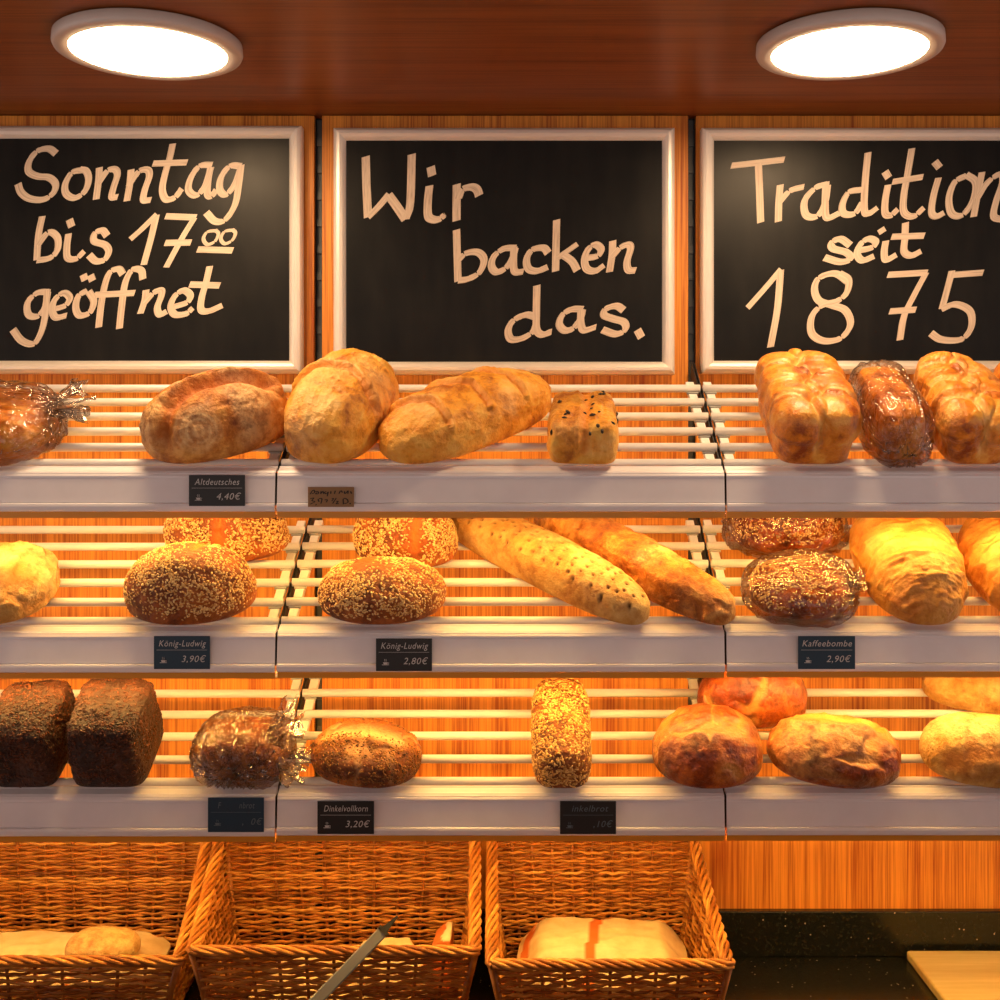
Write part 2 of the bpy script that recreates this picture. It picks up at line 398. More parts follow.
B2b = [[(75,135),(82,370)], [(82,275),(120,242),(172,238),(200,272),(180,328),(130,358),(84,366)],
 [(345,218),(290,222),(245,257),(234,300),(257,328),(300,308),(330,262),(342,220)], [(336,215),(334,300),(345,328),(380,325)],
 [(492,242),(470,218),(420,227),(394,267),(402,312),(440,323),(490,305)],
 [(530,90),(525,325)], [(532,265),(580,232),(625,200)], [(560,250),(600,280),(624,322)],
 [(660,265),(715,255),(732,225),(705,203),(672,227),(657,270),(667,313),(705,323),(746,297)],
 [(785,185),(782,250),(770,328)], [(780,260),(820,217),(855,203),(866,222),(850,280),(857,318),(890,320)],
 [(435,532),(390,522),(335,547),(310,590),(322,632),(370,630),(420,600),(438,560)], [(440,388),(438,520),(440,590),(465,612),(508,598)],
 [(650,497),(600,497),(557,522),(542,565),(567,593),(605,583),(638,540),(648,500)], [(640,500),(640,560),(655,592),(710,577)],
 [(835,502),(800,482),(752,497),(746,524),(790,541),(836,556),(842,588),(800,610),(737,590)], [(897,590),(916,626)]]
B3 = [[(40,92),(130,82),(230,70)], [(137,85),(141,180),(145,295)], [(215,160),(210,220),(208,292)], [(212,222),(250,182),(300,167)],
 [(380,158),(340,172),(302,217),(307,268),(345,273),(373,230),(384,162)], [(378,150),(375,230),(382,278),(425,262)],
 [(505,178),(460,187),(437,230),(442,263),(480,263),(508,222)], [(528,45),(518,150),(515,250),(532,262),(562,242)],
 [(588,113),(602,136)], [(600,160),(590,215),(590,262),(610,269),(635,247)],
 [(685,30),(670,120),(656,200),(657,258),(690,273),(728,242)], [(615,150),(725,132)],
 [(766,77),(784,100)], [(780,135),(762,200),(755,258),(772,273),(800,260)],
 [(880,127),(837,152),(817,210),(827,263),(865,268),(903,215),(912,152),(878,124)],
 [(935,115),(920,190),(905,275)], [(918,210),(955,152),(1000,122),(1008,150),(985,220),(977,273),(1010,285)],
 [(465,377),(430,354),(398,367),(403,388),(450,402),(466,424),(430,436),(372,420)],
 [(492,395),(540,385),(556,364),(530,353),(502,372),(489,405),(508,430),(550,415)],
 [(573,316),(582,332)], [(592,360),(586,400),(593,428),(630,410)], [(662,295),(660,350),(657,398),(682,413),(718,397)], [(612,346),(730,342)],
 [(98,600),(160,530),(218,462)], [(216,465),(205,600),(180,740)],
 [(455,505),(410,477),(355,492),(337,530),(352,573),(400,590),(448,610),(465,660),(430,708),(370,718),(327,690),(327,632),(362,592),(418,575),(452,545),(458,500),(425,477)],
 [(598,482),(740,474)], [(736,474),(690,560),(657,630),(642,715)], [(605,612),(700,606)],
 [(828,482),(940,474)], [(828,467),(812,530),(792,603)], [(790,605),(840,587),(892,612),(896,670),(860,712),(790,713),(752,690)]]
chalkboard(-43, 301, 125, 373, 'chalkboard at left in a pale metal frame reading Sonntag bis 17 00 geöffnet', [('t', B1, (0, 130), .25, 32), ('t', B1b, (0, 130), .25, 17)])
chalkboard(333, 675, 127, 374, 'chalkboard in the middle in a pale metal frame reading Wir backen das.', [('t', B2a, (350, 140), .15, 62), ('t', B2b, (440, 200), .22, 38)])
chalkboard(702, 1046, 127, 373, 'chalkboard at right in a pale metal frame reading Tradition seit 1875', [('t', B3, (720, 140), .28, 29)])

# ------------------------------------------------------------------ shelves
SH = [CZ-(466-VY)/F*2.206, CZ-(625-VY)/F*2.206, CZ-(787-VY)/F*2.206]
TILT = math.atan2(.1515, .2725); CT, ST = math.cos(TILT), math.sin(TILT)
Y0 = 2.218
MX = [(JL-.8+.002, JL-.002), (JL+.002, JR-.002), (JR+.002, JR+.8-.002)]
ROWN = ['top', 'middle', 'bottom']; COLN = ['left', 'centre', 'right']
def build_shelf():
    r = empty('bread_shelf', (0, 0, 0)); hw = .398
    arc = [(2.196-.006*math.sin(a), -.006+.006*math.cos(a)) for a in np.linspace(0, math.pi/2, 5)]
    prof = [(2.2165, -.010), (2.2165, 0), (2.2125, -.0002), (2.2105, -.0030), (2.2000, -.0080), (2.1970, -.0082), (2.1910, -.0148), (2.1895, -.0178), (2.1960, -.0185), (2.1960, -.0215), (2.1905, -.0222), (2.1860, -.0645), (2.1880, -.0655),
            (2.1825, -.0675), (2.1818, -.0715), (2.1830, -.079), (2.186, -.081), (2.192, -.081), (2.192, -.0635), (2.2165, -.0635), (2.2165, -.061), (2.192, -.061), (2.192, -.012)]
    V, Fc = prism([(y, z) for y, z in prof][::-1], -hw, hw); rail = mesh_obj('front_rail', V, Fc, M['fascia'], r, smooth=False)
    V, Fc = prism([(2.1900, -.079), (2.1915, -.0925), (2.1935, -.0925), (2.1942, -.0830), (2.2050, -.0825), (2.2055, -.079)][::-1], -hw, hw); mesh_obj('strip_cover', V, Fc, M['amber'], rail, smooth=False)
    b = MB(); b.box(-hw+.01, hw-.01, 2.1945, 2.2035, -.0875, -.0832); b.build('light_strip', M['led'], rail)
    for k in range(6):
        y = Y0+.0545*k; z = .0303*k+.004
        if k == 0: y, z = 2.2265, .0048
        b = MB(); b.tube([(-hw+.001, y, z), (hw-.001, y, z)], .0080, 16); b.build('rod', M['white'], r, smooth=True)
    for sx in (-1, 1):
        Mt = Matrix.Translation((sx*(hw-.016), Y0, .004)) @ Matrix.Rotation(TILT, 4, 'X')
        b = MB(); b.rbox(-.0085, .0085, .006, .36, -.020, -.0075, .0015, Mt); bar = b.build('end_bar', M['white'], r)
        b = MB(); b.rbox(-.0012, .0012, -.004, .45, -.040, -.006, .0004, Matrix.Translation((sx*(hw-.0005), Y0, .004)) @ Matrix.Rotation(TILT, 4, 'X'))
        b.box(sx*(hw-.0005)-.0012, sx*(hw-.0005)+.0012, 2.193, 2.23, -.07, -.012)
        b.build('bracket_arm', M['dark'], r)
        for k in range(1, 6):
            y = Y0+.0545*k; z = .0303*k+.0045
            Mk = Matrix.Translation((sx*(hw-.0165), y, z)) @ Matrix.Rotation(TILT, 4, 'X')
            b = MB(); b.rbox(-.0115, .0115, -.011, .0085, -.0095, -.0045, .001, Mk); b.build('rod_clip', M['clip'], bar)
    return r
proto = build_shelf(); first = True
for i in range(3):
    for j in range(3):
        dz = (0, 0, 0, -.001, .0, .001, -.0015, 0, .0005)[i*3+j]
        loc = ((MX[j][0]+MX[j][1])/2, 0, SH[i]+dz)
        if first: o = proto; o.location = loc; first = False
        else: o = inst(proto, loc)
        prop(o, '%s shelf of the %s rack column, sloping white rods behind a white front rail' % (ROWN[i], COLN[j]), 'shelf', 'sloping white bread shelves')

# ------------------------------------------------------------------ price tags
def text_mesh(txt, size, mat, parent, loc, name='lettering', shear=.25, sx=1.0):
    cu = bpy.data.curves.new(name, 'FONT'); cu.body = txt; cu.size = size; cu.shear = shear; cu.align_x = 'CENTER'; cu.align_y = 'CENTER'; cu.resolution_u = 3; cu.offset = 0; cu.space_character = 1.1
    o = bpy.data.objects.new(name, cu); COL.objects.link(o); bpy.context.view_layer.update()
    me = bpy.data.meshes.new_from_object(o.evaluated_get(bpy.context.evaluated_depsgraph_get())); bpy.data.objects.remove(o); bpy.data.curves.remove(cu)
    me.materials.clear(); me.materials.append(mat)
    q = bpy.data.objects.new(name, me); COL.objects.link(q); q.parent = parent; q.location = loc; q.rotation_euler = (math.pi/2, 0, 0); q.scale = (sx, 1, 1)
    return q
def tag(px0, px1, py0, py1, s, title, price, label, mat='card_black', faint=False):
    Y = 2.1818; x0, x1 = (px0-VX)/F*Y, (px1-VX)/F*Y; z1, z0 = CZ-(py0-VY)/F*Y, CZ-(py1-VY)/F*Y
    w, h = x1-x0, z1-z0
    r = empty('price_tag', ((x0+x1)/2, Y, (z0+z1)/2), label=label, cat='price tag', group='price tags on the shelf rails')
    b = MB(); b.rbox(-w/2, w/2, -.0012, .0006, -h/2, h/2, .0005); cd = b.build('card', M[mat], r)
    if mat == 'kraft':
        hand = [[(0,9),(2,4),(4,2),(5,6),(2,8)],[(6,4),(9,5),(9,8),(6,8),(8,6)],[(12,4),(12,8),(14,4),(15,8)],[(18,4),(16,6),(18,8),(20,5),(19,12)],[(23,4),(23,8)],[(27,8),(28,3)],[(32,8),(34,3),(36,6)],[(38,4),(39,8),(42,3),(42,8)],[(45,4),(46,8)],
                [(0,16),(4,15),(2,19),(5,21),(0,25)],[(7,25),(6,27)],[(10,21),(9,17),(13,16),(12,24)],[(16,18),(19,18),(18,22)],[(25,24),(29,15)],[(24,16),(26,16),(24,20)],[(29,20),(31,21),(29,24),(32,24)],[(37,25),(37,16),(41,17),(42,22),(38,24)],[(44,23),(45,25)]]
        ob = strokes_obj('lettering', hand, lambda q: (-w/2*.9+q[0]/46*w*.9, h/2*.82-q[1]/28*h*.86), 1.6, cd, M['ink'], mn=.7); ob.location.y = -.0009
        return
    mt = M['tagfaint'] if faint else M['tagchalk']
    text_mesh(title, .0158, mt, cd, (0, -.0015, h*.27), sx=min(1.0, w*.92/(len(title)*.0088)))
    text_mesh(price, .0165, mt, cd, (w*.20, -.0015, -h*.20), name='price')
    b = MB(); b.box(-w*.45, w*.45, -.0016, -.0013, h*.075, h*.075+.0005); b.build('ruled_line', mt, cd)
    V, Fc = [], []
    cup = MB()   # small steaming cup mark
    cup.box(-.0062, .0062, -.0016, -.0013, -.0055, -.0045)
    cup.add([(-.0042, -.0015, -.0005), (.0042, -.0015, -.0005), (.0028, -.0015, -.0042), (-.0028, -.0015, -.0042)], [(0, 1, 2, 3)])
    cup.tube([(.0042, -.0014, -.001), (.0062, -.0014, -.0015), (.0058, -.0014, -.003), (.0034, -.0014, -.0034)], .0004, 5)
    for dx in (-.0015, .0012): cup.tube([(dx, -.0014, .001), (dx+.0008, -.0014, .0022), (dx-.0004, -.0014, .0035), (dx+.0005, -.0014, .005)], .0004, 5)
    o = cup.build('cup_mark', mt, cd); o.location = (-w*.33, 0, -h*.22)
tag(189, 245, 475, 506, 0, 'Altdeutsches', '4,40€', 'black price tag on the top rail reading Altdeutsches 4,40€')
tag(308, 354, 487, 507, 0, '', '', 'small brown kraft price tag with black handwriting on the top rail', 'kraft')
tag(154, 210, 636, 669, 1, 'König-Ludwig', '3,90€', 'dark blue price tag reading König-Ludwig 3,90€', 'card_blue')
tag(376, 432, 638.5, 671, 1, 'König-Ludwig', '2,80€', 'black price tag reading König-Ludwig 2,80€')
tag(798, 855, 636, 669, 1, 'Kaffeebombe', '2,90€', 'price tag reading Kaffeebombe 2,90€', 'card_blue')
tag(208, 264, 797.5, 832, 2, 'F         nbrot', '   ,  0€', 'blue price tag with faded unreadable writing on the bottom rail', 'card_blue', True)
tag(317.5, 374, 801, 834, 2, 'Dinkelvollkorn', '3,20€', 'black price tag reading Dinkelvollkorn 3,20€')
tag(560, 616, 801, 834, 2, ' inkelbrot', '  ,10€', 'black price tag with half worn writing, price ends in 10€, below the oat loaf', 'card_black', True)

# ------------------------------------------------------------------ numpy noise
_rng = np.random.RandomState(7); _tab = _rng.rand(4096)
def _h(ix, iy, iz): return _tab[(ix*73856093 ^ iy*19349663 ^ iz*83492791) & 4095]
def vn(P, s=0):
    P = P + np.array([s*17.13, s*5.71, s*9.37]); I = np.floor(P).astype(np.int64); f = P-I; f = f*f*(3-2*f)
    x, y, z = I.T; a, b_, c = f.T; r = 0
    for dx in (0, 1):
        for dy in (0, 1):
            for dz in (0, 1):
                r = r + _h(x+dx, y+dy, z+dz)*(a if dx else 1-a)*(b_ if dy else 1-b_)*(c if dz else 1-c)
    return r
def fbm(P, s=0, o=4):
    r = 0; a = .5; t = 0
    for i in range(o): r = r + a*vn(P*2**i, s+i*3.1); t += a; a *= .5
    return r/t
def ridge(P, s=0, o=3):
    r = 0; a = .5; t = 0
    for i in range(o): r = r + a*(1-np.abs(2*vn(P*2**i, s+i*3.1)-1)); t += a; a *= .5
    return r/t
def sstep(a, b_, x): t = np.clip((x-a)/(b_-a), 0, 1); return t*t*(3-2*t)
_grid = {}
def cube_grid(N):
    if N in _grid: return _grid[N]
    bm = bmesh.new(); bmesh.ops.create_cube(bm, size=2); bmesh.ops.subdivide_edges(bm, edges=bm.edges[:], cuts=N, use_grid_fill=True)
    bm.verts.index_update()
    Q = np.array([v.co[:] for v in bm.verts]); Fc = [[v.index for v in f.verts] for f in bm.faces]; bm.free()
    Q = np.tan(Q*math.pi/4*.98)/math.tan(math.pi/4*.98)
    _grid[N] = (Q, Fc); return Q, Fc
#FITBEGIN
def base_shape(Q, L, W, H, k, base=.34, bot=.5, taper=0.0, kz=None, bulge=0.0):
    """rounded loaf: k=2 ellipsoid ... 8 tin box; widest at base*H; flat underside"""
    A = np.abs(Q); nrm = (A[:, 0]**k+A[:, 1]**k+A[:, 2]**(kz or k))**(1/k); P = Q/nrm[:, None]
    pz = P[:, 2]; up = pz > 0; z = np.where(up, base*H+(1-base)*H*np.clip(pz, 0, 1), base*H*(1-np.clip(np.abs(pz), 0, 1)**bot))
    s = 1 - taper*np.clip(1-z/H, 0, 1) + bulge*np.exp(-((z/H-.72)/.18)**2)
    return np.stack([P[:, 0]*W/2*s, P[:, 1]*L/2*s, z], 1)
#FITEND
def normals(V, Fc):
    Fa = np.array(Fc); n = np.cross(V[Fa[:, 2]]-V[Fa[:, 0]], V[Fa[:, 3]]-V[Fa[:, 1]]); N = np.zeros_like(V)
    for k in range(4): np.add.at(N, Fa[:, k], n)
    return N/(np.linalg.norm(N, axis=1)[:, None]+1e-12)
def seg_d(xy, line):
    """distance and side sign to a polyline"""
    best = np.full(len(xy), 1e9); sd = np.zeros(len(xy))
    for (a, b_) in zip(line[:-1], line[1:]):
        a = np.array(a); b_ = np.array(b_); ab = b_-a; t = np.clip(((xy-a)@ab)/(ab@ab), 0, 1); q = a+t[:, None]*ab
        d = np.linalg.norm(xy-q, axis=1); c = ab[0]*(xy[:, 1]-a[1])-ab[1]*(xy[:, 0]-a[0]); m = d < best
        best = np.where(m, d, best); sd = np.where(m, np.sign(c), sd)
    return best, sd
def plane_mat(s, x, v, yaw, lift=0.0, roll=0.0):
    o = Vector((x, Y0+v*CT, SH[s]+v*ST+.0135)) + Vector((0, -ST, CT))*lift
    return Matrix.Translation(o) @ Matrix.Rotation(TILT, 4, 'X') @ Matrix.Rotation(math.radians(yaw), 4, 'Z') @ Matrix.Rotation(math.radians(roll), 4, 'Y')

def seeds_mesh(V, N, Fc, n, seed, size, mask, aspect=(1, .62, .35)):
    rg = np.random.RandomState(seed); Fa = np.array(Fc)
    C = V[Fa].mean(1); NN = N[Fa].mean(1); area = np.linalg.norm(np.cross(V[Fa[:, 2]]-V[Fa[:, 0]], V[Fa[:, 3]]-V[Fa[:, 1]]), axis=1)
    p = area*mask(C, NN); p = p/p.sum(); idx = rg.choice(len(Fa), n, p=p)
    w = rg.rand(n, 4)+.05; w /= w.sum(1)[:, None]; pos = (V[Fa[idx]]*w[:, :, None]).sum(1); nr = NN[idx]; nr /= np.linalg.norm(nr, axis=1)[:, None]
    r = rg.randn(n, 3); t = np.cross(nr, r); t /= np.linalg.norm(t, axis=1)[:, None]; b_ = np.cross(nr, t)
    nr2 = nr + .35*rg.randn(n, 1)*t
    sz = size*(.75+.5*rg.rand(n, 1)); out = []
    pat = [(1, 0, 0), (.45, .8, .0), (-.55, .8, 0), (-1, 0, 0), (-.55, -.8, 0), (.45, -.8, 0), (0, 0, 1), (0, 0, -.6)]
    for a, c, d in pat: out.append(pos + t*a*sz*aspect[0] + b_*c*sz*aspect[1] + nr2*(d*sz*aspect[2] + sz*.12))
    VV = np.stack(out, 1).reshape(-1, 3); f = []
    ring = [0, 1, 2, 3, 4, 5]
    T = []
    for k in range(6): T.append((k, (k+1) % 6, 6)); T.append(((k+1) % 6, k, 7))
    T = np.array(T); FF = (np.arange(n)[:, None, None]*8 + T[None]).reshape(-1, 3)
    return VV, FF, np.repeat(rg.rand(n), 8)

def make_bread(sp):
    N = sp.get('N', 80); Q, Fc = cube_grid(N); L, W, H = sp['L'], sp['W'], sp['H']; sd = sp.get('seed', 1); rg = np.random.RandomState(sd)
    V = base_shape(Q, L, W, H, sp['k'], sp.get('base', .34), sp.get('bot', .34), sp.get('taper', 0), sp.get('kz'), sp.get('bulge', 0))
    Nn = normals(V, Fc); up = np.clip(V[:, 2]/H, 0, 1); d = np.zeros(len(V)); cut = np.zeros(len(V)); flour = np.zeros(len(V)); burn = np.zeros(len(V))
    topm = sstep(.05, .3, up)
    # large irregularity
    d += (fbm(V*9, sd, 2)-.5)*sp.get('lump', .012)*topm
    for (sx, sy, sz, amp) in sp.get('wr', []): d += (ridge(V*np.array([sx, sy, sz]), sd+5, 3)-.6)*amp*topm
    if sp.get('crack'):
        f_, amp = sp['crack']; r_ = ridge(V*f_ + .5*fbm(V*f_*1.5, sd+2, 2)[:, None], sd+9, 2); c = sstep(.80, .95, r_)*topm
        d -= amp*c; cut = np.maximum(cut, c*.45)
    xy = V[:, :2]/np.array([W/2, L/2]); xym = V[:, :2]
    for (line, wd, dep, lip) in sp.get('slash', []):
        ln = [(a*W/2, b_*L/2) for a, b_ in line]; dd, sg = seg_d(xym + .006*(fbm(V*40, sd+3, 2)-.5)[:, None], ln)
        on = sstep(.22, .45, up); g = np.exp(-(dd/wd)**2)*on; d -= dep*g
        d += lip*np.exp(-((dd-wd*1.5)/(wd*.6))**2)*(sg > 0)*on
        cut = np.maximum(cut, g*.9)
    for (lx, ly, lr, la) in sp.get('lobes', []):
        q = ((xym[:, 0]-lx*W/2)**2+(xym[:, 1]-ly*L/2)**2)/(lr*lr); d += la*np.sqrt(np.clip(1-q, 0, 1))*sstep(.4, .6, up)
    if sp.get('dots'):
        for gx in np.arange(-.75, .8, .3):
            for gy in np.arange(-.92, .95, .11):
                q = ((xym[:, 0]-(gx+rg.uniform(-.09, .09))*W/2)**2+(xym[:, 1]-(gy+rg.uniform(-.03, .03))*L/2)**2); g = np.exp(-q/(.0030**2))*sstep(.4, .6, up); d -= .005*g; burn = np.maximum(burn, g*1.0)
    d += (fbm(V*70, sd+11, 3)-.5)*sp.get('rough', .006)*topm
    V = V + Nn*d[:, None]; V[:, 2] = np.maximum(V[:, 2], 0.0006)
    if sp.get('rings'):
        cx, cy, cz, rr = sp['rings']; q = np.linalg.norm(V-np.array([cx*W/2, cy*L/2, cz*H]), axis=1); flour = np.maximum(flour, (.45+.35*sstep(.0, .6, np.sin(q*2*math.pi/.0095)))*(1-sstep(rr*.6, rr, q+.012*(fbm(V*40, sd+2, 2)-.5)))*sstep(.15, .25, up))
    fl = sp.get('flour', 0)
    if fl: flour = np.maximum(flour, fl*sstep(.42, .66, fbm(V*16, sd+21, 4))*sstep(.1, .4, up))
    if sp.get('burnt'): burn = np.maximum(burn, sp['burnt']*sstep(.5, .72, fbm(V*11, sd+31, 3))*(1-cut))
    flour *= (1-cut*.8)
    Nn = normals(V, Fc); at = {'cut': cut, 'flour': flour, 'burn': burn}
    root = None; mw = plane_mat(sp['s'], sp['x'], sp['v'], sp['yaw'], sp.get('lift', .0006))
    parts = sp.get('seeds') or sp.get('bag') or sp.get('bits')
    if parts:
        root = empty(sp['name'], mat=mw, label=sp['label'], cat='bread', group=sp.get('group'))
        body = mesh_obj('crust', V, Fc, M[sp['mat']], root, True, at)
    else:
        root = mesh_obj(sp['name'], V, Fc, M[sp['mat']], None, True, at, label=sp['label'], cat='bread', group=sp.get('group')); root.matrix_world = mw
    if sp.get('seeds'):
        n, mt, size, lo, asp = sp['seeds']
        bare = sp.get('bare', [])
        def mask(C, NN):
            m = sstep(lo, lo+.2, C[:, 2]/H)*(.25+.75*sstep(.3, .6, fbm(C*22, sd+41, 2)))*(NN[:, 2] > -.3)
            for (ln, w_) in bare:
                dd, _ = seg_d(C[:, :2], [(a*W/2, b_*L/2) for a, b_ in ln]); m = m*sstep(w_*.5, w_, dd)
            return m
        VV, FF, tt = seeds_mesh(V, Nn, Fc, n, sd+50, size, mask, asp)
        mesh_obj('seed_topping', VV, FF, M[mt], root, True, {'tint': tt}, kind='stuff')
    if sp.get('bits'):
        n, mt, size = sp['bits']
        VV, FF, tt = seeds_mesh(V, Nn, Fc, n, sd+60, size, lambda C, NN: sstep(.6, .8, C[:, 2]/H)+.02, (1, .7, .5))
        mesh_obj('fruit_pieces', VV, FF, M[mt], root, True, {'tint': tt}, kind='stuff')
    if sp.get('bag'):
        bg = sp['bag']; Vb = base_shape(Q, L+.014, W+.014, H+.008, sp['k']*1.02, sp.get('base', .34), sp.get('bot', .34), sp.get('taper', 0), sp.get('kz'), sp.get('bulge', 0))
        # the film follows the loaf's own outside, then puckers
        Vb = np.where(True, V + Nn*.0045, Vb); Nb = Nn
        g = np.array(bg['gather']); rel = Vb - g*np.array([W/2, L/2, H]); dist = np.linalg.norm(rel, axis=1)
        ang = np.arctan2(rel[:, 2], rel[:, 0]) if abs(g[1]) > .6 else np.arctan2(rel[:, 1], rel[:, 2])
        pk = ridge(np.stack([ang*bg.get('n', 7), dist*6, np.zeros(len(V))], 1), sd+70, 3)
        fade = np.exp(-(dist/bg.get('reach', .10))**2)
        dd = (pk)**2*(.017*fade+.0015) + ridge(Vb*np.array(bg.get('dir', (30, 12, 20))), sd+71, 3)**2*.013*(1-.6*fade)
        Vb = Vb + Nb*dd[:, None]*sstep(0, .12, up)[:, None]; Vb[:, 2] = np.maximum(Vb[:, 2], .0003)
        mesh_obj('plastic_bag', Vb, Fc, M['cello'], root, True, label='clear crinkled plastic wrapping')
        for (gx, gy, gz, dx, dy, dz, ln, spread, tw) in bg.get('tails', []):
            nu, nv = 46, 26; G = Vector((gx*W/2, gy*L/2, gz*H)); D = Vector((dx, dy, dz)).normalized()
            A = D.cross(Vector((0, 0, 1))).normalized(); B = D.cross(A); VV = []; FF = []
            for j in range(nv):
                t = j/(nv-1); rad = .004+spread*t**.8
                for i in range(nu):
                    a = 2*math.pi*i/nu; rf = 1+.42*math.sin(a*7+tw+t*2.5)+.22*math.sin(a*13+1.3*tw)
                    ed = .88+.12*math.sin(a*3+tw)
                    p = G + D*(ln*t*ed) + (A*math.cos(a)*1.0 + B*math.sin(a)*.42)*rad*rf
                    VV.append(p)
            Vt = np.array([p[:] for p in VV]); Vt += (np.stack([fbm(Vt*45, tw+k_, 3) for k_ in (1, 2, 3)], 1)-.5)*.022*np.repeat(np.linspace(0, 1, nv), nu)[:, None]
            Vt[:, 2] = np.maximum(Vt[:, 2], .001)
            for j in range(nv-1):
                for i in range(nu): FF.append((j*nu+i, j*nu+(i+1) % nu, (j+1)*nu+(i+1) % nu, (j+1)*nu+i))
            mesh_obj('bag_tail', Vt, FF, M['cello'], root, True, label='crumpled gathered end of the clear bag')
    return root

